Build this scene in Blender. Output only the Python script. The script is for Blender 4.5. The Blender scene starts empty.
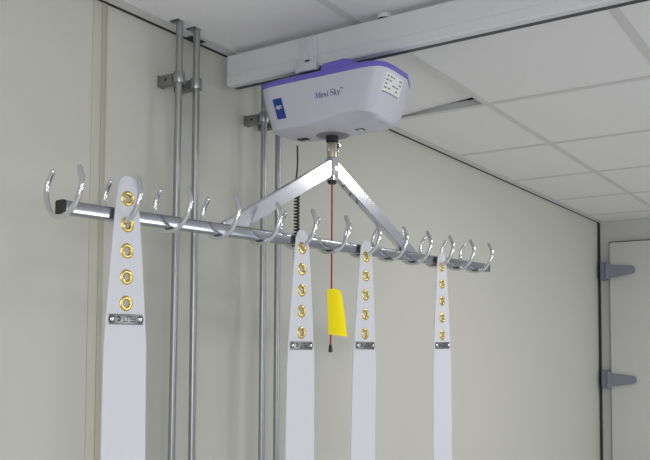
import bpy, bmesh, math, random
from mathutils import Vector, Matrix
from mathutils.bvhtree import BVHTree

S = bpy.context.scene
COL = S.collection

# ------------------------------------------------------------------ camera
ZT_ = 2.45
ZC = 1.70                       # eye height; ceiling 0.75 m above it
F_PX, CX, CY = 813.29, 338.58, 300.87
PITCH, ROLL, YAW = 0.0510789, 0.0031961, 0.5781038
fw = Vector((math.cos(YAW)*math.cos(PITCH), math.sin(YAW)*math.cos(PITCH), math.sin(PITCH)))
rt = Vector((math.sin(YAW), -math.cos(YAW), 0))
up = rt.cross(fw)
rt2 = math.cos(ROLL)*rt + math.sin(ROLL)*up
up2 = -math.sin(ROLL)*rt + math.cos(ROLL)*up
cam_d = bpy.data.cameras.new('camera')
cam = bpy.data.objects.new('camera', cam_d)
COL.objects.link(cam)
m = Matrix((rt2, up2, -fw)).transposed().to_4x4()
m.translation = Vector((0, 0, ZC))
cam.matrix_world = m
cam_d.sensor_fit = 'HORIZONTAL'
cam_d.sensor_width = 36.0
cam_d.lens = F_PX*36.0/650.0
cam_d.shift_x = (325-CX)/650.0
cam_d.shift_y = (CY-230)/650.0
cam_d.clip_start = 0.02
S.camera = cam

# ------------------------------------------------------------------ light
W = bpy.data.worlds.new('world')
S.world = W
W.use_nodes = True
W.node_tree.nodes['Background'].inputs[0].default_value = (0.93, 0.95, 1.0, 1)
W.node_tree.nodes['Background'].inputs[1].default_value = 1.5

def area(name, loc, target, sx, sy, power, color=(1, 1, 1)):
    d = bpy.data.lights.new(name, 'AREA')
    d.shape = 'RECTANGLE'; d.size = sx; d.size_y = sy; d.energy = power; d.color = color
    o = bpy.data.objects.new(name, d)
    COL.objects.link(o)
    o.location = loc
    o.rotation_euler = (Vector(target)-Vector(loc)).to_track_quat('-Z', 'Y').to_euler()
    return o
area('unseen_window_light', (3.4, -3.22, 1.5), (3.0, 1.4, 1.75), 1.3, 1.3, 30, (0.95, 0.97, 1.0))
area('unseen_window_light', (-1.52, -1.4, 1.5), (1.5, -0.4, 1.6), 2.0, 1.3, 36, (0.95, 0.97, 1.0))  # added fill from the front side, brightens rail and motor housing
area('added_ceiling_light', (2.70, 0.08, ZT_-0.004), (2.70, 0.08, 0), 0.5, 0.28, 15, (1.0, 0.98, 0.94))  # added lamp with no fixture, for the wall's bright pool and hub glint
for lx, ly, e in ((0.266, -0.3265, 9), (-0.9, -0.3265, 9), (1.466, -2.75, 17), (-0.5, -2.75, 17), (4.5, 0.0, 4)):
    area('added_ceiling_light', (lx, ly, ZT_-0.004), (lx, ly, 0), 0.5, 0.45, e, (1.0, 0.98, 0.94))  # added lamps with no fixtures, spread out to even the light

S.view_settings.view_transform = 'Standard'
S.view_settings.look = 'None'
S.view_settings.exposure = -0.46
S.view_settings.gamma = 1.0
S.view_settings.use_curve_mapping = False

# ------------------------------------------------------------------ materials
def mat(name, col, rough=0.6, metal=0.0, noise=0.0, nscale=8.0, bump=0.0, bscale=60.0, spec=0.5, stretch=None, trans=0.0, coat=0.0):
    mt = bpy.data.materials.new(name)
    mt.use_nodes = True
    nt = mt.node_tree
    b = nt.nodes['Principled BSDF']
    b.inputs['Base Color'].default_value = (*col, 1)
    b.inputs['Roughness'].default_value = rough
    b.inputs['Metallic'].default_value = metal
    b.inputs['Specular IOR Level'].default_value = spec
    if coat: b.inputs['Coat Weight'].default_value = coat
    if trans: b.inputs['Transmission Weight'].default_value = trans
    tc = nt.nodes.new('ShaderNodeTexCoord')
    src = tc.outputs['Object']
    if stretch:
        mp = nt.nodes.new('ShaderNodeMapping')
        mp.inputs['Scale'].default_value = stretch
        nt.links.new(src, mp.inputs['Vector']); src = mp.outputs['Vector']
    if noise:
        n = nt.nodes.new('ShaderNodeTexNoise')
        n.inputs['Scale'].default_value = nscale; n.inputs['Detail'].default_value = 5
        nt.links.new(src, n.inputs['Vector'])
        r = nt.nodes.new('ShaderNodeMix'); r.data_type = 'RGBA'
        r.inputs[6].default_value = (*[c*(1-noise) for c in col], 1)
        r.inputs[7].default_value = (*[min(1, c*(1+noise)) for c in col], 1)
        nt.links.new(n.outputs['Fac'], r.inputs[0])
        nt.links.new(r.outputs[2], b.inputs['Base Color'])
    if bump:
        n2 = nt.nodes.new('ShaderNodeTexNoise')
        n2.inputs['Scale'].default_value = bscale; n2.inputs['Detail'].default_value = 4
        nt.links.new(src, n2.inputs['Vector'])
        bp = nt.nodes.new('ShaderNodeBump')
        bp.inputs['Strength'].default_value = bump; bp.inputs['Distance'].default_value = 0.002
        nt.links.new(n2.outputs['Fac'], bp.inputs['Height'])
        nt.links.new(bp.outputs['Normal'], b.inputs['Normal'])
    return mt

M = dict(
    wall=mat('wall_panel', (0.60, 0.597, 0.552), 0.55, noise=0.025, nscale=2.2, bump=0.05, bscale=120, spec=0.3),
    batten=mat('wall_batten', (0.58, 0.565, 0.50), 0.5, noise=0.03, nscale=4, spec=0.3),
    bead=mat('joint_bead', (0.47, 0.455, 0.375), 0.5, noise=0.03, nscale=4, spec=0.3),
    back=mat('back_wall', (0.56, 0.565, 0.55), 0.6, noise=0.02, nscale=3),
    door=mat('door_panel', (0.63, 0.63, 0.615), 0.45, noise=0.015, nscale=3),
    floor=mat('vinyl_floor', (0.62, 0.62, 0.62), 0.5, noise=0.06, nscale=30),
    tile=mat('ceiling_tile', (0.83, 0.83, 0.84), 0.85, noise=0.02, nscale=40, bump=0.12, bscale=300, spec=0.2),
    tee=mat('ceiling_tee', (0.66, 0.665, 0.67), 0.5, noise=0.01),
    plenum=mat('plenum_dark', (0.03, 0.03, 0.03), 0.9, noise=0.1),
    gap=mat('seal_and_gap_shade', (0.035, 0.035, 0.03), 0.8, noise=0.1),
    rail=mat('rail_aluminium', (0.68, 0.69, 0.71), 0.42, 0.0, noise=0.02, nscale=3, spec=0.5),
    slot=mat('rail_slot', (0.045, 0.055, 0.065), 0.5, noise=0.1),
    bracket=mat('bracket_plastic', (0.66, 0.69, 0.71), 0.3, noise=0.02, spec=0.6),
    chrome=mat('chrome', (0.74, 0.75, 0.78), 0.09, 1.0, noise=0.03, nscale=20),
    barm=mat('chromed_tube', (0.38, 0.40, 0.435), 0.16, 1.0, noise=0.05, nscale=14),
    armm=mat('brushed_arm', (0.60, 0.61, 0.67), 0.17, 1.0, noise=0.06, nscale=12),
    galv=mat('galvanised_pipe', (0.38, 0.39, 0.40), 0.33, 0.9, noise=0.06, nscale=30),
    clamp=mat('clamp_zinc', (0.28, 0.28, 0.27), 0.45, 0.8, noise=0.12, nscale=60),
    black=mat('black_plastic', (0.012, 0.012, 0.014), 0.45, noise=0.1),
    rubber=mat('black_rubber', (0.02, 0.02, 0.02), 0.7, noise=0.1),
    strap=mat('white_strap', (0.66, 0.675, 0.735), 0.5, noise=0.01, nscale=6, bump=0.06, bscale=400, spec=0.4),
    brass=mat('brass_eyelet', (0.74, 0.57, 0.20), 0.22, 1.0, noise=0.05, nscale=30),
    plate=mat('steel_plate', (0.27, 0.27, 0.28), 0.34, 1.0, noise=0.1, nscale=60),
    rivet=mat('rivet_steel', (0.8, 0.8, 0.8), 0.15, 1.0, noise=0.03),
    ink=mat('dark_ink', (0.03, 0.03, 0.035), 0.6, noise=0.1),
    housing=mat('housing_plastic', (0.58, 0.58, 0.67), 0.38, noise=0.01, nscale=6, spec=0.45),
    lid=mat('purple_plastic', (0.17, 0.13, 0.56), 0.4, noise=0.03, nscale=10, spec=0.45),
    blue=mat('blue_sticker', (0.008, 0.05, 0.28), 0.4, noise=0.03),
    purpleink=mat('purple_ink', (0.06, 0.05, 0.25), 0.5, noise=0.05),
    paper=mat('label_paper', (0.78, 0.78, 0.80), 0.5, noise=0.02),
    greyink=mat('grey_ink', (0.2, 0.2, 0.22), 0.6, noise=0.05),
    collar=mat('outlet_collar', (0.20, 0.20, 0.22), 0.5, noise=0.05),
    nickel=mat('nickel_coupling', (0.62, 0.57, 0.46), 0.3, 1.0, noise=0.05, nscale=20),
    red=mat('red_cord', (0.38, 0.025, 0.04), 0.7, noise=0.15, nscale=200),
    yellow=mat('yellow_tag', (1.0, 0.82, 0.0), 0.5, noise=0.01, nscale=20, spec=0.2),
    hinge=mat('grey_hinge', (0.215, 0.235, 0.28), 0.5, noise=0.05, nscale=30),
    white=mat('white_fitting', (0.66, 0.68, 0.68), 0.5, noise=0.02),
)

# ------------------------------------------------------------------ mesh helpers
def finish(name, bm, material, parent=None, smooth=35, loc=None):
    bmesh.ops.recalc_face_normals(bm, faces=bm.faces)
    me = bpy.data.meshes.new(name)
    if smooth:
        a = math.radians(smooth)
        for f in bm.faces: f.smooth = True
        for e in bm.edges:
            if len(e.link_faces) == 2 and e.calc_face_angle(0) > a: e.smooth = False
    bm.to_mesh(me); bm.free()
    mats = material if isinstance(material, (list, tuple)) else [material]
    for x in mats: me.materials.append(x)
    o = bpy.data.objects.new(name, me)
    COL.objects.link(o)
    if parent: o.parent = parent
    if loc is not None: o.location = loc
    return o

def add_box(bm, lo, hi, bev=0.0, seg=2, mi=0):
    t = bmesh.new()
    bmesh.ops.create_cube(t, size=1)
    lo = Vector(lo); hi = Vector(hi)
    for v in t.verts:
        v.co = Vector(((lo+hi)[k]/2 + v.co[k]*(hi-lo)[k] for k in range(3)))
    if bev:
        bmesh.ops.bevel(t, geom=list(t.edges), offset=bev, segments=seg, affect='EDGES', profile=0.5)
    merge(bm, t, mi)

def merge(bm, t, mi=0, mx=None):
    if mx is not None: bmesh.ops.transform(t, matrix=mx, verts=t.verts)
    d = {}
    for v in t.verts: d[v] = bm.verts.new(v.co)
    for f in t.faces:
        try:
            nf = bm.faces.new([d[v] for v in f.verts]); nf.material_index = mi
        except ValueError: pass
    t.free()

def smooth_path(pts, k=6):
    P = [Vector(p) for p in pts]
    out = []
    for i in range(len(P)-1):
        a = P[max(0, i-1)]; b = P[i]; c = P[i+1]; d = P[min(len(P)-1, i+2)]
        for j in range(k):
            t = j/k
            out.append(0.5*((2*b)+(c-a)*t+(2*a-5*b+4*c-d)*t*t+(3*b-a-3*c+d)*t**3))
    out.append(P[-1])
    return out

def add_tube(bm, pts, r, seg=12, mi=0, round_ends=False):
    P = [Vector(p) for p in pts]
    if not callable(r):
        rr = r; r = lambda t: rr
    n = len(P)
    tang = [(P[min(n-1, i+1)]-P[max(0, i-1)]).normalized() for i in range(n)]
    ref = Vector((0, 0, 1)) if abs(tang[0].z) < 0.9 else Vector((1, 0, 0))
    u = tang[0].cross(ref).normalized()
    rings = []
    stations = [(P[i], tang[i], r(i/(n-1))) for i in range(n)]
    if round_ends:
        r0 = r(0); r1 = r(1)
        pre = [(P[0]-tang[0]*r0*math.sin(a), tang[0], r0*math.cos(a)) for a in (1.45, 1.1, 0.7, 0.35)]
        post = [(P[-1]+tang[-1]*r1*math.sin(a), tang[-1], r1*math.cos(a)) for a in (0.35, 0.7, 1.1, 1.45)]
        stations = pre+stations+post
    for c, t, rad in stations:
        u = (u-t*u.dot(t)).normalized()
        v = t.cross(u)
        rings.append([bm.verts.new(c+(u*math.cos(2*math.pi*k/seg)+v*math.sin(2*math.pi*k/seg))*rad) for k in range(seg)])
    for a, b in zip(rings, rings[1:]):
        for k in range(seg):
            f = bm.faces.new((a[k], a[(k+1) % seg], b[(k+1) % seg], b[k])); f.material_index = mi
    for ring in (rings[0][::-1], rings[-1]):
        f = bm.faces.new(ring); f.material_index = mi

def add_lathe(bm, prof, origin, axis=(0, 0, 1), seg=24, closed=False, mi=0):
    ax = Vector(axis).normalized()
    ref = Vector((0, 0, 1)) if abs(ax.z) < 0.9 else Vector((1, 0, 0))
    u = ax.cross(ref).normalized(); v = ax.cross(u)
    O = Vector(origin)
    rings = []
    for r, h in prof:
        rings.append([bm.verts.new(O+ax*h+(u*math.cos(2*math.pi*k/seg)+v*math.sin(2*math.pi*k/seg))*max(r, 1e-5)) for k in range(seg)])
    pairs = list(zip(rings, rings[1:]))
    if closed: pairs.append((rings[-1], rings[0]))
    for a, b in pairs:
        for k in range(seg):
            f = bm.faces.new((a[k], a[(k+1) % seg], b[(k+1) % seg], b[k])); f.material_index = mi
    if not closed:
        bm.faces.new(rings[0][::-1]).material_index = mi
        bm.faces.new(rings[-1]).material_index = mi

def add_prism(bm, poly, d, mi=0):
    """closed polygon (list of 3-D points) pushed along vector d"""
    a = [bm.verts.new(Vector(p)) for p in poly]
    b = [bm.verts.new(Vector(p)+Vector(d)) for p in poly]
    n = len(a)
    bm.faces.new(a[::-1]).material_index = mi
    bm.faces.new(b).material_index = mi
    for k in range(n):
        bm.faces.new((a[k], a[(k+1) % n], b[(k+1) % n], b[k])).material_index = mi

def loft(bm, rings, cap=True):
    R = [[bm.verts.new(p) for p in r] for r in rings]
    n = len(R[0])
    for a, b in zip(R, R[1:]):
        for k in range(n): bm.faces.new((a[k], a[(k+1) % n], b[(k+1) % n], b[k]))
    if cap:
        bm.faces.new(R[0][::-1]); bm.faces.new(R[-1])

def tag(o, label, cat, group=None):
    o['label'] = label; o['category'] = cat
    if group: o['group'] = group
    return o
def thing(name, loc, label, cat, group=None):
    o = bpy.data.objects.new(name, None)
    o.empty_display_size = 0.05
    COL.objects.link(o)
    o.location = loc
    return tag(o, label, cat, group)
def structure(o):
    o['kind'] = 'structure'; return o

# ------------------------------------------------------------------ the room
YW = 1.397           # face of the panelled wall
XB = 5.08            # face of the back wall
ZT = ZC+0.75         # underside of the ceiling tiles
X0, Y0 = -1.6, -3.3

bm = bmesh.new(); add_box(bm, (X0, Y0, -0.1), (XB+0.15, YW+0.12, 0))
structure(finish('floor', bm, M['floor'], smooth=0))
bm = bmesh.new(); add_box(bm, (X0, YW, 0), (XB+0.15, YW+0.12, ZT+0.3))
structure(finish('wall_left', bm, M['wall'], smooth=0))
bm = bmesh.new(); add_box(bm, (XB, Y0, 0), (XB+0.15, YW, ZT+0.3))
structure(finish('wall_back', bm, M['back'], smooth=0))

def window_wall(name, axis, at, lo, hi, w0, w1, z0, z1, th=0.15):
    bm = bmesh.new()
    def bx(a, b, c, d):
        if axis == 'y': add_box(bm, (a, at-th, c), (b, at, d))
        else: add_box(bm, (at-th, a, c), (at, b, d))
    bx(lo, w0, 0, ZT+0.3); bx(w1, hi, 0, ZT+0.3); bx(w0, w1, 0, z0); bx(w0, w1, z1, ZT+0.3)
    structure(finish(name, bm, M['back'], smooth=0))
window_wall('wall_right', 'y', Y0, X0, XB+0.15, 2.2, 4.6, 0.85, 2.2)
window_wall('wall_front', 'x', X0, Y0, YW+0.12, -2.5, -0.3, 0.85, 2.2)

# ceiling: mineral tiles on a white tee grid, dark void above
XG = [2.366+0.6*k for k in range(-6, 5)]
YG = [0.986-0.525*k for k in range(0, 9)]
xs = [X0]+[x for x in XG if X0+0.1 < x < XB-0.1]+[XB]
ys = [Y0]+sorted(y for y in YG if y > Y0+0.1)+[YW]
PX = (1.362, 1.419)          # pipes that pass through the edge of the ceiling
EDGE = 0.045
NOTCH = [(1.346, 1.372), (1.401, 1.429)]
bm = bmesh.new()
for i in range(len(xs)-1):
    for j in range(len(ys)-1):
        if abs(xs[i]-1.766) < 0.01 and abs(ys[j]-0.986) < 0.01: continue      # the lifted tile's bay
        last = j == len(ys)-2
        x0, x1, y0, y1 = xs[i]+0.003, xs[i+1]-0.003, ys[j]+0.003, (YW-0.02 if last else ys[j+1]-0.003)
        if last and x0 < PX[0] < x1:
            add_box(bm, (x0, y0, ZT), (x1, 1.326, ZT+0.015))
            a = x0
            for n0, n1 in NOTCH+[(x1, x1)]:
                add_box(bm, (a, 1.326, ZT), (n0, y1, ZT+0.015)); a = n1
        else:
            add_box(bm, (x0, y0, ZT), (x1, y1, ZT+0.015))
for x in xs[1:-1]:
    add_box(bm, (x-0.011, Y0, ZT-0.0022), (x+0.011, YW-EDGE, ZT-0.0004), 0, mi=1)
    add_box(bm, (x-0.002, Y0, ZT-0.0006), (x+0.002, YW-EDGE, ZT+0.022), 0, mi=1)
for y in ys[1:-1]:
    add_box(bm, (X0, y-0.011, ZT-0.0020), (XB, y+0.011, ZT-0.0005), 0, mi=1)
    add_box(bm, (X0, y-0.002, ZT-0.0007), (XB, y+0.002, ZT+0.0215), 0, mi=1)
add_box(bm, (X0, Y0, ZT+0.28), (XB, YW, ZT+0.3), 0, mi=2)
structure(finish('ceiling', bm, [M['tile'], M['tee'], M['plenum']], smooth=0))

# edge trim along the wall, notched open round the pipes
bm = bmesh.new()
a = X0
for n0, n1 in NOTCH+[(XB, XB)]:
    add_box(bm, (a, YW-EDGE, ZT-0.003), (n0, YW-0.0095, ZT-0.0003)); a = n1
for n0, n1 in NOTCH:
    add_box(bm, (n0, YW-EDGE+0.004, ZT-0.003), (n1, YW-0.0095, ZT-0.0003))
structure(finish('trim_1', bm, M['tee'], smooth=0))
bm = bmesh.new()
add_box(bm, (X0, YW-0.0090, ZT-0.0040), (XB-0.001, YW-0.0003, ZT+0.010))  # dark strip standing in for the shade of the wall-to-ceiling gap
add_box(bm, (1.436, YW-0.030, ZT-0.0045), (1.485, YW-0.010, ZT-0.0030))  # dark patch standing in for the shaded notch beside the second pipe
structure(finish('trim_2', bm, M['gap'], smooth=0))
# batten over a wall joint
bm = bmesh.new()
add_box(bm, (1.160, YW-0.0014, 0.0), (1.2000, YW-0.0003, ZT-0.004), 0.0005)
structure(finish('trim_3', bm, M['batten']))
bm = bmesh.new()
add_box(bm, (1.1835, YW-0.0034, 0.0), (1.1975, YW-0.0012, ZT-0.004), 0.001)
structure(finish('trim_5', bm, M['bead']))
# dark seal in the far corner
bm = bmesh.new()
add_box(bm, (XB-0.008, YW-0.016, 0.0), (XB-0.0003, YW-0.0003, ZT-0.004), 0.002)
structure(finish('trim_4', bm, M['gap']))

# cold-room style door on the back wall
bm = bmesh.new()
add_box(bm, (XB-0.045, 0.36, 0.02), (XB-0.002, 1.316, ZC+0.614), 0.006)
door = structure(finish('door_1', bm, M['door']))
bm = bmesh.new()
add_box(bm, (XB-0.010, 0.352, 0.012), (XB-0.0005, 1.3245, ZC+0.622))
finish('door_seal', bm, M['gap'], door)
def strap_hinge(zc):
    h = bpy.data.objects.new('hinge', None); COL.objects.link(h); h.parent = door
    h.location = (XB-0.045, 1.316, zc)
    bm = bmesh.new()
    add_box(bm, (-0.004, 0.020, -0.055), (0.043, 0.056, 0.055), 0.005)
    finish('hinge_plate', bm, M['hinge'], h)
    bm = bmesh.new()
    add_lathe(bm, [(0.011, -0.05), (0.013, -0.045), (0.013, 0.045), (0.011, 0.05)], (-0.010, 0.012, 0), seg=16)
    finish('hinge_pin', bm, M['hinge'], h)
    bm = bmesh.new()
    poly = [(0.0, 0.015, -0.042), (0.0, -0.02, -0.040), (0.0, -0.138, -0.020), (0.0, -0.148, -0.012),
            (0.0, -0.148, 0.016), (0.0, -0.138, 0.024), (0.0, -0.02, 0.036), (0.0, 0.015, 0.038)]
    add_prism(bm, poly, (-0.022, 0, 0))
    bmesh.ops.bevel(bm, geom=list(bm.edges), offset=0.003, segments=2, affect='EDGES')
    finish('hinge_strap', bm, M['hinge'], h)
strap_hinge(ZC+0.440)
strap_hinge(ZC-0.218)

# the lifted tile
ct = thing('ceiling_tile', (1.766, YW-0.06, ZT), 'lifted white ceiling tile sitting askew with a dark gap, right of the lift motor', 'ceiling tile')
bm = bmesh.new(); add_box(bm, (0.006, -0.338, 0.001), (0.590, 0.0, 0.016), 0.001)
o = finish('tile_panel', bm, M['tile'], ct, smooth=0)
ct.rotation_euler = (-math.radians(4.6), 0, 0)

# ------------------------------------------------------------------ ceiling rail
RX0, RX1 = 1.569, 1.614
RZ0, RZ1 = ZC+0.658, ZT-0.015
RE = -0.028           # the rail stops a little short of the wall
RXM = (RX0+RX1)/2
rail = thing('lift_rail', (RXM, YW, ZT), 'long white lift rail fixed under the ceiling from wall to right edge', 'rail')
bm = bmesh.new()
# hollow slotted profile, swept along Y
prof = [(RX0, RZ1), (RX1, RZ1), (RX1, RZ0+0.003), (RX1-0.0022, RZ0+0.003), (RX1-0.0022, RZ0+0.012), (RX1-0.005, RZ0+0.012), (RX1-0.005, RZ0+0.045),
        (RX0+0.005, RZ0+0.045), (RX0+0.005, RZ0+0.012), (RX0+0.022, RZ0+0.012), (RX0+0.022, RZ0), (RX0+0.003, RZ0), (RX0, RZ0+0.004),
        (RX0, RZ0+0.024), (RX0+0.0012, RZ0+0.0255), (RX0+0.0012, RZ0+0.0275), (RX0, RZ0+0.029)]
add_prism(bm, [(a-RXM, RE, b-ZT) for a, b in prof], (0, -(YW-Y0)+0.1, 0))
finish('rail_profile', bm, M['rail'], rail, smooth=0)
bm = bmesh.new()
add_box(bm, (RX0+0.0225-RXM, -(YW-Y0)+0.1, RZ0+0.0015-ZT), (RX1-0.0026-RXM, RE, RZ0+0.011-ZT))
finish('rail_slot', bm, M['slot'], rail, smooth=0)
bm = bmesh.new()                                # translucent clip on the rail's face
by0, by1 = 1.086-YW, 1.137-YW
add_box(bm, (RX0-RXM-0.004, by0, RZ0+0.004-ZT), (RX0-RXM-0.0003, by1, -0.017), 0.001)
for yy in (by0+0.004, by0+0.020, by0+0.036):
    add_box(bm, (RX0-RXM-0.007, yy, RZ0+0.022-ZT), (RX0-RXM-0.003, yy+0.004, -0.021), 0.001)
add_box(bm, (RX0-RXM-0.010, by0-0.004, RZ0-0.010-ZT), (RX0-RXM-0.0003, by1+0.006, RZ0+0.008-ZT), 0.0015)
for yy in (by0-0.004, by1+0.003):
    add_box(bm, (RX0-RXM-0.012, yy, RZ0-0.012-ZT), (RX0-RXM-0.006, yy+0.003, RZ0+0.022-ZT), 0.001)
br = finish('rail_clip', bm, M['bracket'], rail); br['label'] = 'pale translucent plastic clip'
bm = bmesh.new()
add_box(bm, (RX0-RXM-0.0050, by0+0.020, RZ0+0.0145-ZT), (RX0-RXM-0.0038, by0+0.034, RZ0+0.0185-ZT))
finish('clip_slot', bm, M['ink'], br)

# small round fitting beside the rail
cf = thing('ceiling_fitting', (1.5875, 0.912, ZT), 'small round white ceiling fitting with a black base beside the rail', 'ceiling fitting')
bm = bmesh.new()
add_lathe(bm, [(0.0165, -0.0105), (0.0175, -0.0095), (0.0175, -0.0005)], (0, 0, 0), seg=32)
finish('fitting_body', bm, M['white'], cf)
bm = bmesh.new()
add_lathe(bm, [(0.0175, -0.0148), (0.0175, -0.0106)], (0, 0, 0), seg=32)
finish('fitting_base', bm, M['black'], cf)

# ------------------------------------------------------------------ wall pipes and their brackets
YP = 1.335
def pipe(x, ztop, label, lean=0.0):
    bm = bmesh.new()
    add_tube(bm, [(-lean*(ztop-0.1), 0, 0.0005), (lean*0.1, 0, ztop)], 0.0083, 20)
    o = finish('wall_pipe', bm, M['galv'], loc=(x, YP, 0))
    return tag(o, label, 'pipe', 'vertical pipes on the wall')
pipe(PX[0], ZT+0.12, 'leftmost grey metal pipe running down the wall, left of its close twin', 0.0088)
pipe(PX[1], ZT+0.12, 'second grey metal pipe from the left, right one of the left pair')
pipe(1.680, ZT-0.006, 'grey metal pipe under the lift motor, left one of the right pair')
pipe(1.743, ZT-0.006, 'rightmost grey metal pipe on the wall, just left of the coiled cable')
def bracket(xa, xb, z, label):
    t = thing('pipe_bracket', (xa, YW, z), label, 'pipe bracket', 'pipe brackets on the wall')
    yp = YP-YW
    for x in (0, xb-xa):
        bm = bmesh.new()
        add_box(bm, (x-0.010, yp+0.0142, -0.014), (x+0.010, -0.0004, 0.012), 0.004)
        add_box(bm, (x-0.0115, -0.007, -0.0155), (x+0.0115, -0.0003, 0.0135), 0.003)
        so = finish('standoff', bm, M['clamp'], t)
        bm = bmesh.new()
        for dz in (-0.001,):
            add_lathe(bm, [(0.0032, -0.0006), (0.0032, 0.0006)], (x-0.0101, yp+0.034, dz), axis=(1, 0, 0), seg=12)
        finish('bolt_hole', bm, M['black'], so)
        bm = bmesh.new()
        add_lathe(bm, [(0.0086, -0.013), (0.0135, -0.013), (0.0140, -0.012), (0.0140, 0.012), (0.0135, 0.013), (0.0086, 0.013)], (x, yp, 0), seg=28, closed=True)
        add_box(bm, (x-0.017, yp-0.003, -0.011), (x-0.0125, yp+0.003, 0.011), 0.001)
        add_box(bm, (x+0.0125, yp-0.003, -0.011), (x+0.017, yp+0.003, 0.011), 0.001)
        finish('clamp_ring', bm, M['galv'], t)
bracket(PX[0], PX[1], ZC+0.616, 'grey double pipe bracket high on the left pair of pipes')
bracket(1.680, 1.743, ZC+0.596, 'grey pipe bracket at the left edge of the lift motor')

# ------------------------------------------------------------------ lift motor
HX, HY = 1.6245, 1.080            # the point the rack hangs from
motor = thing('lift_motor', (HX, HY, ZC+0.50), 'pale grey ceiling lift motor with purple lid hanging under the rail', 'patient lift')
MO = Vector((HX, HY, ZC+0.50))
def plan(x0, x1, y0, y1, z, n=120, e=5.0):
    cx, cy, a, b = (x0+x1)/2, (y0+y1)/2, (x1-x0)/2, (y1-y0)/2
    out = []
    for k in range(n):
        t = 2*math.pi*k/n
        c, s = math.cos(t), math.sin(t)
        X = abs(c)**(2/e)*(1 if c >= 0 else -1); Y = abs(s)**(2/e)*(1 if s >= 0 else -1)
        px_, py_ = cx+a*X, cy+b*Y
        g = max(0.0, px_-1.590)/0.158                   # ends sweep back on the far side
        py_ += -Y*0.085*g*g
        out.append(Vector((px_, py_, ZC+z))-MO)
    return out
bm = bmesh.new()
def belly(ring, dx, dz):
    """shallow scoop in the lower edge of the side, about a third from the near end"""
    out = []
    for p in ring:
        w = (p+MO)
        k = math.exp(-((w.y-0.962)/0.055)**2)*max(0.0, min(1.0, (1.600-w.x)/0.06))
        out.append(p+Vector((dx*k, 0, dz*k)))
    return out
loft(bm, [plan(1.575, 1.610, 0.965, 1.145, 0.5012, e=4),
          belly(plan(1.519, 1.655, 0.909, 1.192, 0.5015, e=5.5), 0.045, 0),
          belly(plan(1.5150, 1.660, 0.904, 1.195, 0.5040, e=6), 0.002, 0.0140),
          belly(plan(1.5085, 1.742, 0.894, 1.202, 0.5300, e=7), 0.0, 0.004),
          plan(1.502, 1.746, 0.881, 1.208, 0.5650, e=8),
          plan(1.498, 1.748, 0.872, 1.212, 0.5900, e=8.5),
          plan(1.497, 1.748, 0.869, 1.213, 0.6025, e=8.5)])
hull_bvh = BVHTree.FromBMesh(bm)
housing = finish('housing', bm, M['housing'], motor, smooth=24)
bm = bmesh.new()
loft(bm, [plan(1.4965, 1.7485, 0.8685, 1.2135, 0.6028, e=8.5),
          plan(1.495, 1.750, 0.867, 1.215, 0.6045, e=8.5),
          plan(1.496, 1.749, 0.868, 1.214, 0.6140, e=8.5),
          plan(1.505, 1.740, 0.878, 1.204, 0.6190, e=7),
          plan(1.530, 1.715, 0.905, 1.185, 0.6210, e=5)])
lid = finish('lid', bm, M['lid'], motor, smooth=40); lid['label'] = 'purple plastic lid'
bm = bmesh.new()
def L(x, y, z): return Vector((x, y, ZC+z))-MO
add_prism(bm, [L(1.499, 1.034, 0.610), L(1.499, 1.026, 0.632), L(1.499, 0.965, 0.634), L(1.499, 0.940, 0.624), L(1.499, 0.930, 0.610)], (0.08, 0, 0))
bmesh.ops.bevel(bm, geom=list(bm.edges), offset=0.003, segments=2, affect='EDGES')
finish('lid_handle', bm, M['lid'], lid)
bm = bmesh.new()                         # trolley block between lid and rail
add_box(bm, L(1.596, 1.00, 0.6195), L(1.602, 1.16, 0.6580+0.001), 0.001)
finish('trolley_plate', bm, M['slot'], motor)

def wrap_x(pts, off):
    """push points given as (y, z) on to the near face of the housing"""
    out = []
    for y, z in pts:
        h = hull_bvh.ray_cast(Vector((1.0, y, ZC+z))-MO, Vector((1, 0, 0)))
        out.append(h[0]+Vector((-off, 0, 0)))
    return out
def sheet_from_grid(bm, fn, nu, nv, off, back):
    g = [[fn(i/nu, j/nv) for i in range(nu+1)] for j in range(nv+1)]
    A = [[bm.verts.new(p) for p in wrap_x(r, off)] for r in g]
    B = [[bm.verts.new(p) for p in wrap_x(r, back)] for r in g]
    for j in range(nv):
        for i in range(nu):
            bm.faces.new((A[j][i], A[j][i+1], A[j+1][i+1], A[j+1][i]))
            bm.faces.new((B[j+1][i], B[j+1][i+1], B[j][i+1], B[j][i]))
    rim = [(0, i) for i in range(nu+1)]+[(j, nu) for j in range(1, nv+1)]+[(nv, i) for i in range(nu-1, -1, -1)]+[(j, 0) for j in range(nv-1, 0, -1)]
    for k in range(len(rim)):
        a = rim[k]; b = rim[(k+1) % len(rim)]
        bm.faces.new((A[a[0]][a[1]], B[a[0]][a[1]], B[b[0]][b[1]], A[b[0]][b[1]]))
def text_mesh(body, size, shear=0.0, offset=0.0):
    c = bpy.data.curves.new('lettering', 'FONT')
    c.body = body; c.size = size; c.shear = shear; c.resolution_u = 3; c.offset = offset
    o = bpy.data.objects.new('lettering', c)
    COL.objects.link(o)
    bpy.context.view_layer.update()
    me = bpy.data.meshes.new_from_object(o.evaluated_get(bpy.context.evaluated_depsgraph_get()))
    bpy.data.objects.remove(o); bpy.data.curves.remove(c)
    bm = bmesh.new(); bm.from_mesh(me); bpy.data.meshes.remove(me)
    return bm
def solidify(bm, d):
    r = bmesh.ops.extrude_face_region(bm, geom=list(bm.faces))
    for v in [g for g in r['geom'] if isinstance(g, bmesh.types.BMVert)]: v.co += Vector(d)
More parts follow.
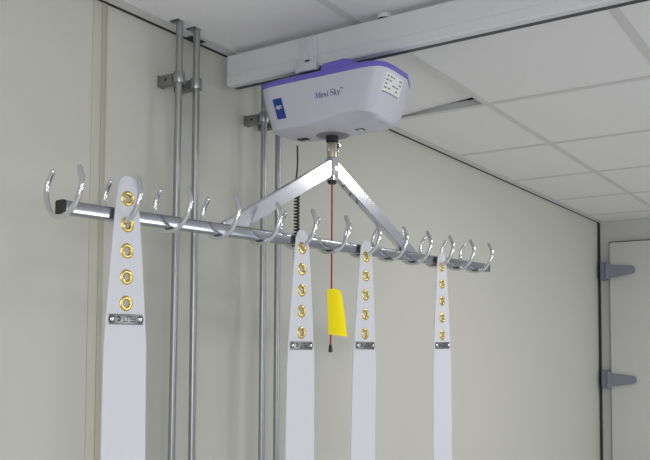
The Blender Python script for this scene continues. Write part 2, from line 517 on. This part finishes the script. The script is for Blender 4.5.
def lettering(name, body, size, y, z, wid, material, parent, off, shear=0.0, bold=0.0, lean=0.0, up=0.0):
    bm = text_mesh(body, size, shear, bold)
    x0 = min(v.co.x for v in bm.verts); x1 = max(v.co.x for v in bm.verts)
    k = wid/(x1-x0)
    for v in bm.verts:
        a = (v.co.x-x0)*k; b = v.co.y
        v.co = wrap_x([(y-a-lean*b, z+b+up*a)], off)[0]
    solidify(bm, (-0.0003, 0, 0))
    return finish(name, bm, material, parent, smooth=0)
def stroke(bm, pts, w, place):
    """flat ribbon along a polyline; w is one width or one per point"""
    P = [Vector(p) for p in pts]
    ws = w if isinstance(w, (list, tuple)) else [w]*len(P)
    A, B = [], []
    for k, p in enumerate(P):
        d = (P[min(k+1, len(P)-1)]-P[max(k-1, 0)]).normalized(); q = Vector((-d.y, d.x))*ws[k]/2
        A.append(bm.verts.new(place(p+q))); B.append(bm.verts.new(place(p-q)))
    for k in range(len(P)-1): bm.faces.new((A[k], B[k], B[k+1], A[k+1]))
def arc(cx, cy, rx, ry, a0, a1, n=10):
    return [(cx+rx*math.cos(math.radians(a0+(a1-a0)*k/n)), cy+ry*math.sin(math.radians(a0+(a1-a0)*k/n))) for k in range(n+1)]
GL = {'M': (0.86, [([(0.10, 0), (0.16, 0.66)], 0.04), ([(0.15, 0.66), (0.40, 0.02)], 0.11), ([(0.40, 0.02), (0.70, 0.66)], 0.04), ([(0.70, 0.66), (0.72, 0)], 0.11),
             ([(0.0, 0.012), (0.20, 0.012)], 0.03), ([(0.60, 0.012), (0.84, 0.012)], 0.03), ([(0.04, 0.648), (0.2, 0.648)], 0.03), ([(0.66, 0.648), (0.82, 0.648)], 0.03)]),
      'a': (0.44, [(arc(0.19, 0.2, 0.15, 0.2, 60, 300), [0.04, 0.05, 0.07, 0.09, 0.1, 0.1, 0.09, 0.08, 0.06, 0.05, 0.04]), ([(0.30, 0.42), (0.30, 0.08), (0.34, 0.015), (0.42, 0.05)], [0.09, 0.09, 0.06, 0.03])]),
      'x': (0.44, [([(0.06, 0.42), (0.34, 0.01)], 0.10), ([(0.36, 0.42), (0.04, 0.01)], 0.04), ([(0.0, 0.408), (0.16, 0.408)], 0.03), ([(0.26, 0.012), (0.42, 0.012)], 0.03)]),
      'i': (0.26, [([(0.11, 0.42), (0.11, 0.06), (0.16, 0.012), (0.23, 0.05)], [0.09, 0.09, 0.06, 0.03]), ([(0.02, 0.38), (0.12, 0.42)], 0.035), ([(0.11, 0.55), (0.11, 0.65)], 0.09)]),
      ' ': (0.20, []),
      'S': (0.56, [(arc(0.26, 0.53, 0.18, 0.17, 20, 250)+arc(0.26, 0.18, 0.2, 0.18, 75, -160), [0.03, 0.035, 0.04, 0.045, 0.05, 0.06, 0.08, 0.09, 0.1, 0.11, 0.12]+[0.12, 0.11, 0.1, 0.09, 0.07, 0.06, 0.05, 0.045, 0.04, 0.035, 0.03]),
             ([(0.43, 0.5), (0.43, 0.70)], 0.03), ([(0.07, 0.0), (0.06, 0.2)], 0.03)]),
      'k': (0.48, [([(0.10, 0.70), (0.10, 0)], 0.09), ([(0.02, 0.67), (0.12, 0.70)], 0.03), ([(0.12, 0.2), (0.36, 0.42)], 0.04), ([(0.18, 0.26), (0.38, 0.01)], 0.10), ([(0.3, 0.012), (0.46, 0.012)], 0.03), ([(0.28, 0.41), (0.44, 0.41)], 0.03)]),
      'y': (0.46, [([(0.07, 0.42), (0.23, 0.02)], 0.10), ([(0.40, 0.42), (0.22, -0.02), (0.12, -0.18), (0.02, -0.18)], 0.045), ([(0.0, 0.408), (0.16, 0.408)], 0.03), ([(0.3, 0.408), (0.46, 0.408)], 0.03)])}
bm = bmesh.new()
pen = 0.0
EM = 0.0187
for ch in 'Maxi Sky':
    adv, strokes = GL[ch]
    for pts, w in strokes:
        stroke(bm, pts, w, lambda p: wrap_x([(1.0475-EM*(pen+p.x+0.2*p.y), 0.5560+EM*p.y)], 0.0003)[0])
    pen += adv
solidify(bm, (-0.0003, 0, 0))
finish('lettering', bm, M['purpleink'], housing, smooth=0)
lettering('lettering', 'TM', 0.0055, 0.978, 0.5660, 0.008, M['purpleink'], housing, 0.0003)
bm = bmesh.new()
sheet_from_grid(bm, lambda a, b: (1.1685-0.0265*a-0.0095*b, 0.5725-0.047*b+0.0*a), 8, 12, 0.0008, -0.0004)
badge = finish('badge', bm, M['blue'], housing, smooth=0); badge['label'] = 'blue rectangular badge'
lettering('badge_lettering', 'ARJO', 0.0105, 1.1610, 0.5490, 0.0185, M['paper'], badge, 0.0010, bold=0.0003)

# paper label on the end of the housing
def wrap_y(x, z, off):
    h = hull_bvh.ray_cast(Vector((x, 0.4, ZC+z))-MO, Vector((0, 1, 0)))
    return h[0]+Vector((0, -off, 0))
def end_sheet(bm, x0, x1, z0, z1, off, back, nu=10, nv=4):
    A = [[bm.verts.new(wrap_y(x0+(x1-x0)*i/nu, z0+(z1-z0)*j/nv, off)) for i in range(nu+1)] for j in range(nv+1)]
    B = [[bm.verts.new(wrap_y(x0+(x1-x0)*i/nu, z0+(z1-z0)*j/nv, back)) for i in range(nu+1)] for j in range(nv+1)]
    for j in range(nv):
        for i in range(nu):
            bm.faces.new((A[j][i], A[j][i+1], A[j+1][i+1], A[j+1][i]))
            bm.faces.new((B[j+1][i], B[j+1][i+1], B[j][i+1], B[j][i]))
    for j in range(nv):
        for i in (0, nu): bm.faces.new((A[j][i], A[j+1][i], B[j+1][i], B[j][i]))
    for i in range(nu):
        for j in (0, nv): bm.faces.new((A[j][i], B[j][i], B[j][i+1], A[j][i+1]))
bm = bmesh.new(); end_sheet(bm, 1.528, 1.606, 0.553, 0.594, 0.0008, -0.0003)
lab = finish('label', bm, M['paper'], housing, smooth=0); lab['label'] = 'white printed paper label'
bm = bmesh.new()
rng = random.Random(4)
for row in range(4):
    x = 1.533
    while x < 1.595:
        w = rng.uniform(0.005, 0.014)
        if rng.random() < 0.72:
            zz = 0.588-row*0.008
            end_sheet(bm, x, min(x+w, 1.603), zz-0.0016, zz+0.0012, 0.0012, 0.0006, 3, 1)
        x += w+0.005
end_sheet(bm, 1.531, 1.603, 0.5535, 0.5560, 0.0012, 0.0006, 8, 1)
finish('label_print', bm, M['greyink'], lab, smooth=0)

# underside details: collar, vent, little badge
bm = bmesh.new()
add_lathe(bm, [(0.0, -0.0035), (0.020, -0.0035), (0.040, -0.0022), (0.042, -0.0008), (0.040, 0.002), (0, 0.002)], L(HX+0.002, HY, 0.5030), seg=40)
finish('outlet_collar', bm, M['collar'], motor)
bm = bmesh.new()
add_lathe(bm, [(0.0138, -0.0135), (0.0148, -0.0125), (0.0148, 0.004)], L(HX, HY, 0.4985), seg=28)
finish('strap_outlet', bm, M['rubber'], motor)
bm = bmesh.new()
for k in range(4):
    add_box(bm, L(1.606+0.005*k, 1.145, 0.4995), L(1.609+0.005*k, 1.172, 0.5020))
finish('vent', bm, M['ink'], motor, smooth=0)
bm = bmesh.new()
add_box(bm, L(1.604, 0.982, 0.4998), L(1.620, 1.002, 0.5018), 0.0005)
ind = finish('indicator', bm, M['ink'], motor)
bm = bmesh.new(); add_box(bm, L(1.607, 0.986, 0.4992), L(1.617, 0.998, 0.5000), 0.0003)
finish('indicator_lens', bm, M['paper'], ind)

# ------------------------------------------------------------------ hanger rack
ZB = ZC+0.2325                            # axis of the bar
U = Vector((0.992773, -0.120011, 0))      # along the bar, near end to far end
N = Vector((-0.120011, -0.992773, 0))     # towards the viewer's side
rack = thing('hanger_rack', (HX, HY, ZB), 'long chrome hook rack hanging on two slanted arms under the lift motor', 'hook rack')
rack.rotation_euler = (0, 0, math.atan2(U.y, U.x))
# local axes of the rack: x along the bar, -y towards the viewer, z up
HB = 0.0120
T0, T1 = -0.722, 0.738
def rounded_sq(h, r, k=3):
    pts = []
    for cx, cy, a0 in ((h-r, h-r, 0), (-h+r, h-r, 90), (-h+r, -h+r, 180), (h-r, -h+r, 270)):
        for i in range(k+1):
            a = math.radians(a0+90*i/k); pts.append((cx+r*math.cos(a), cy+r*math.sin(a)))
    return pts
sq = rounded_sq(HB, 0.004)
bm = bmesh.new(); loft(bm, [[Vector((t, a, b)) for a, b in sq] for t in (T0+0.0033, T1-0.0015)])
finish('bar', bm, M['barm'], rack, smooth=40)
for t0, t1 in ((T0-0.004, T0+0.0030), (T1-0.0012, T1+0.003)):
    bm = bmesh.new()
    q = rounded_sq(HB+0.0006, 0.0035)
    loft(bm, [[Vector((t, a*s, b*s)) for a, b in q] for t, s in ((t0, 0.93), (t0+0.001, 1.0), (t1-0.001, 1.0), (t1, 0.99))])
    finish('end_cap', bm, M['black'], rack, smooth=40)['label'] = 'black plastic end cap'
# hooks: one rod bent into a wide U under the bar
half = [(0.0, -0.0165), (0.014, -0.0158), (0.027, -0.0115), (0.040, -0.0015), (0.050, 0.0125), (0.0555, 0.029), (0.0525, 0.047), (0.0425, 0.0650)]
path = smooth_path([((b+0.0165)*0.12, -a, b) for a, b in half[:0:-1]]+[((b+0.0165)*0.12, a, b+a*0.09) for a, b in half], 5)
bm = bmesh.new(); add_tube(bm, path, 0.0050, 14, round_ends=True)
hook0 = finish('hook', bm, M['chrome'], rack, smooth=60)
HT = [t-0.0098 for t in (-0.7138, -0.5943, -0.478, -0.3529, -0.2320, -0.117, 0.0015, 0.122, 0.2375, 0.350, 0.4615, 0.5737, 0.6797)]
hook0.location = (HT[0], 0, 0)
for t in HT[1:]:
    h = hook0.copy(); COL.objects.link(h); h.parent = rack; h.location = (t, 0, 0)
# arms
def arm(sgn):
    bm = bmesh.new()
    top0, bot0 = (0.008, 0.2085), (0.008, 0.1690)
    top1, bot1 = (0.358, 0.0125), (0.289, 0.0125)
    A = [(sgn*a, b) for a, b in (top0, top1, bot1, bot0)]
    add_prism(bm, [(a, -0.009, b) for a, b in A], (0, 0.018, 0))
    bmesh.ops.bevel(bm, geom=list(bm.edges), offset=0.002, segments=2, affect='EDGES')
    o = finish('arm', bm, M['armm'], rack, smooth=30)
    d = Vector((sgn*(bot1[0]-bot0[0]), 0, bot1[1]-bot0[1]))
    for q in (0.12, 0.22, 0.32):
        bm = bmesh.new()
        c = Vector((sgn*bot0[0], 0, bot0[1]))+d*q
        add_lathe(bm, [(0.0028, -0.002), (0.0028, 0.0035)], c, axis=(-sgn*0.488, 0, -0.873), seg=10)
        finish('screw', bm, M['clamp'], o)
arm(-1); arm(1)
bm = bmesh.new()
add_box(bm, (-0.0105, -0.0125, 0.158), (0.0105, 0.0125, 0.214), 0.002)
hub = finish('hub', bm, M['chrome'], rack)
bm = bmesh.new()
add_lathe(bm, [(0.0, 0.150), (0.009, 0.150), (0.0115, 0.154), (0.0115, 0.158)], (0, 0, 0), seg=20)
finish('cord_guide', bm, M['black'], hub)
bm = bmesh.new()
add_lathe(bm, [(0.009, 0.214), (0.012, 0.2145), (0.012, 0.220), (0.0125, 0.2205), (0.0125, 0.2500), (0.0115, 0.2515), (0.010, 0.2520)], (0, 0, 0), seg=28)
cp = finish('coupling', bm, M['nickel'], rack)
bm = bmesh.new()
add_box(bm, (0.012, -0.004, 0.219), (0.017, 0.004, 0.250), 0.001)
add_lathe(bm, [(0.0042, -0.004), (0.005, -0.003), (0.005, 0.004)], (0.0165, -0.004, 0.2455), axis=(0, -1, 0), seg=14)
finish('latch', bm, M['black'], cp)
bm = bmesh.new()
for zz in (0.2235, 0.2315, 0.239):
    add_box(bm, (0.0145, -0.0065, zz), (0.0185, 0.0045, zz+0.0035), 0.0006)
add_lathe(bm, [(0.0036, 0), (0.0036, 0.002)], (0.0175, -0.0082, 0.2465), axis=(0, -1, 0), seg=14)
finish('latch_pin', bm, M['rivet'], cp)
bm = bmesh.new()
add_box(bm, (-0.0165, -0.003, 0.228), (-0.0125, 0.003, 0.248), 0.001)
finish('latch', bm, M['nickel'], cp)

# ------------------------------------------------------------------ white straps
PITCH_E = 0.048
def half_width(z):
    K = [(0.041, 0.0035), (0.0405, 0.0075), (0.038, 0.012), (0.033, 0.0163), (0.023, 0.0203), (0.0, 0.0238), (-0.05, 0.0287), (-0.12, 0.0347),
         (-0.2, 0.0407), (-0.265, 0.0455), (-0.45, 0.0470), (-1.1, 0.050)]
    if z >= K[0][0]: return K[0][1]
    for (a, wa), (b, wb) in zip(K, K[1:]):
        if b <= z <= a: return wa+(wb-wa)*(a-z)/(a-b)
    return K[-1][1]
TH = 0.0022
def make_strap(label):
    root = thing('strap', (0, 0, 0), label, 'strap', 'white eyelet straps on the hook rack')
    # sheet with five real holes: rows of strips joined round each eyelet
    holes = [(0.0, -PITCH_E*k) for k in range(5)]
    RH = 0.0074
    bm = bmesh.new()
    outline = []
    zs = [0.041, 0.0405, 0.038, 0.033, 0.023, 0.012, 0.0, -0.025, -0.05, -0.085, -0.12, -0.16, -0.2, -0.23, -0.265, -0.35, -0.45, -0.7, -0.97]
    R_ = [(half_width(z), z) for z in zs]
    end = [(0.049*math.cos(a), -0.985-0.02*math.sin(a)) for a in [math.pi*k/10 for k in range(11)]]
    L_ = [(-x, z) for x, z in R_[::-1]]
    ov = [bm.verts.new((x, 0, z)) for x, z in R_+end+L_]
    edges = [bm.edges.new((ov[k], ov[(k+1) % len(ov)])) for k in range(len(ov))]
    for hx, hz in holes:
        hv = [bm.verts.new((hx+RH*math.cos(2*math.pi*k/24), 0, hz+RH*math.sin(2*math.pi*k/24))) for k in range(24)]
        edges += [bm.edges.new((hv[k], hv[(k+1) % 24])) for k in range(24)]
    bmesh.ops.triangle_fill(bm, edges=edges, use_beauty=True)
    for f in list(bm.faces):                       # drop fill inside the holes
        c = f.calc_center_median()
        if any((c.x-hx)**2+(c.z-hz)**2 < (RH*0.98)**2 for hx, hz in holes) and all(any(abs(math.hypot(v.co.x-hx, v.co.z-hz)-RH) < 1e-4 for hx, hz in holes) for v in f.verts):
            bm.faces.remove(f)
    bmesh.ops.recalc_face_normals(bm, faces=bm.faces)
    r = bmesh.ops.extrude_face_region(bm, geom=list(bm.faces))
    for v in [g for g in r['geom'] if isinstance(g, bmesh.types.BMVert)]: v.co.y += TH
    for v in bm.verts: v.co.y -= TH/2
    band = finish('band', bm, M['strap'], root, smooth=30)
    bm = bmesh.new()
    prof = [(0.0069, -TH*0.9), (0.0086, -TH*1.55), (0.0118, -TH*1.45), (0.0140, -TH*0.75), (0.0143, -TH*0.52),
            (0.0143, TH*0.52), (0.0136, TH*0.9), (0.010, TH*1.1), (0.0069, TH*0.8)]
    add_lathe(bm, prof, (0, 0, 0), axis=(0, 1, 0), seg=32, closed=True)
    e0 = finish('eyelet', bm, M['brass'], root, smooth=50)
    for k in range(1, 5):
        e = e0.copy(); COL.objects.link(e); e.parent = root; e.location = (0, 0, -PITCH_E*k)
    bm = bmesh.new()
    add_box(bm, (-0.0365, -TH/2-0.0016, -0.2305), (0.0365, -TH/2-0.0001, -0.2115), 0.0006)
    pl = finish('name_plate', bm, M['plate'], root)
    for sx in (-0.0305, 0.0305):
        bm = bmesh.new()
        add_lathe(bm, [(0.0045, 0), (0.0042, 0.0012), (0.0028, 0.0022), (0.001, 0.0026)], (sx, -TH/2-0.0014, -0.221), axis=(0, -1, 0), seg=16)
        finish('rivet', bm, M['rivet'], pl)
    bm = bmesh.new()
    y = -TH/2-0.0019
    def ring(cx, cz, r0, r1, a0, a1, n=10):
        p = [(cx+r1*math.cos(a0+(a1-a0)*k/n), y, cz+r1*math.sin(a0+(a1-a0)*k/n)) for k in range(n+1)]
        q = [(cx+r0*math.cos(a0+(a1-a0)*k/n), y, cz+r0*math.sin(a0+(a1-a0)*k/n)) for k in range(n, -1, -1)]
        add_prism(bm, p+q, (0, 0.0004, 0))
    ring(-0.0305, -0.221, 0.0047, 0.0070, 0.6, 5.6)
    ring(0.0305, -0.221, 0.0047, 0.0070, 3.8, 8.8)
    ring(-0.0165, -0.2200, 0.0018, 0.0048, -2.4, 2.5)
    rg = random.Random(2)
    x = -0.007
    while x < 0.020:
        w = rg.uniform(0.0012, 0.0032)
        for zz in (-0.2165, -0.2205, -0.2245):
            if rg.random() < 0.65: add_box(bm, (x, y, zz-0.0011), (x+w, y+0.0004, zz+0.0011))
        x += w+0.0012
    finish('engraving', bm, M['ink'], pl, smooth=0)
    return root
def copy_tree(o, parent=None):
    c = o.copy(); COL.objects.link(c)
    if parent: c.parent = parent
    for ch in list(o.children): copy_tree(ch, c)
    return c
labels = ['white eyelet strap nearest the camera, leftmost on the rack, hung by its second eyelet',
          'white eyelet strap in front of the coiled cable, left of the red cord',
          'white eyelet strap just right of the yellow tag',
          'rightmost white eyelet strap, near the far end of the rack']
spec = [(-0.600, True, 0.0, 0.0), (-0.1275, False, 0.008, 0.3), (0.108, False, 0.022, -0.3), (0.4535, False, -0.004, 0.2)]
proto = make_strap(labels[0])
kids = [proto]
for l in labels[1:]:
    c = copy_tree(proto); c['label'] = l; kids.append(c)
for o, (t, second, swing, twist) in zip(kids, spec):
    z = -0.0188+(PITCH_E if second else 0)
    o.location = Vector((HX, HY, ZB+z))+U*t+N*0.0200
    o.rotation_euler = (0, swing, math.atan2(U.y, U.x)+math.radians(twist))

# ------------------------------------------------------------------ pull cord with tag, coiled cable
pc = thing('pull_cord', (HX, HY, ZC+0.38), 'red pull cord with yellow tag hanging from the middle of the rack', 'cord')
bm = bmesh.new()
add_tube(bm, smooth_path([(0, 0, 0.0015), (0.003, 0.002, -0.03), (0.0150, 0.010, -0.13), (0.0160, 0.0107, -0.18), (0.013, 0.009, -0.25), (0.009, 0.007, -0.32), (0.006, 0.006, -0.36), (0.005, 0.006, -0.3870)], 6), 0.0021, 10)
finish('cord', bm, M['red'], pc)
bm = bmesh.new()
add_lathe(bm, [(0.0026, 0.0), (0.0038, -0.003), (0.0052, -0.015), (0.0048, -0.018), (0.002, -0.019)], (0.005, 0.006, -0.385), seg=16)
finish('toggle', bm, M['black'], pc)['label'] = 'black cord end'
bm = bmesh.new()                           # folded plastic tag, facing the camera side
f_dir = Vector((math.sin(0.95), -math.cos(0.95), 0))*1.06      # screen-right direction
d_dir = Vector((-math.cos(0.95), -math.sin(0.95), 0))
def tag_pt(u, v, side):
    # u 0..1 left to right, v 0..1 top to bottom
    left = -0.0125+0.0045*v
    right = 0.0215+0.0145*v**0.7
    topz = -0.253+0.004*math.sin(math.pi*u)-0.003*u; botz = -0.3605-0.006*u
    x = left+(right-left)*u; z = topz+(botz-topz)*v
    bulge = 0.006*math.sin(math.pi*u)+0.004*v*u
    return f_dir*x+d_dir*(0.004+bulge+side*0.0006)+Vector((0.011, 0.008, z))
nu, nv = 10, 14
A = [[bm.verts.new(tag_pt(i/nu, j/nv, 1)) for i in range(nu+1)] for j in range(nv+1)]
B = [[bm.verts.new(tag_pt(i/nu, j/nv, -1)) for i in range(nu+1)] for j in range(nv+1)]
for j in range(nv):
    for i in range(nu):
        bm.faces.new((A[j][i], A[j][i+1], A[j+1][i+1], A[j+1][i])); bm.faces.new((B[j+1][i], B[j+1][i+1], B[j][i+1], B[j][i]))
    for i in (0, nu): bm.faces.new((A[j][i], A[j+1][i], B[j+1][i], B[j][i]))
for i in range(nu):
    for j in (0, nv): bm.faces.new((A[j][i], B[j][i], B[j][i+1], A[j][i+1]))
finish('tag', bm, M['yellow'], pc, smooth=60)['label'] = 'yellow plastic tag'

cc = thing('coiled_cable', (1.650, 1.203, ZC+0.4985), 'black coiled cable hanging straight down from the lift motor', 'cable')
bm = bmesh.new()
add_tube(bm, smooth_path([(0, 0, 0.0), (0.0, -0.001, -0.05), (-0.002, 0.002, -0.09), (-0.004, 0.003, -0.118)], 6), 0.0021, 10)
finish('cable', bm, M['rubber'], cc)
bm = bmesh.new()
pts = []
turns, zA, zB_ = 62, -0.116, -0.62
for k in range(turns*12+1):
    a = 2*math.pi*k/12; s = k/(turns*12)
    pts.append((-0.001+0.0062*math.cos(a), 0.0062*math.sin(a), zA+(zB_-zA)*s))
add_tube(bm, pts, 0.0021, 7)
finish('coil', bm, M['rubber'], cc, smooth=80)
bm = bmesh.new()
add_lathe(bm, [(0.003, 0), (0.008, -0.004), (0.008, -0.04), (0.005, -0.045)], (-0.001, 0, zB_), seg=16)
finish('plug', bm, M['black'], cc)
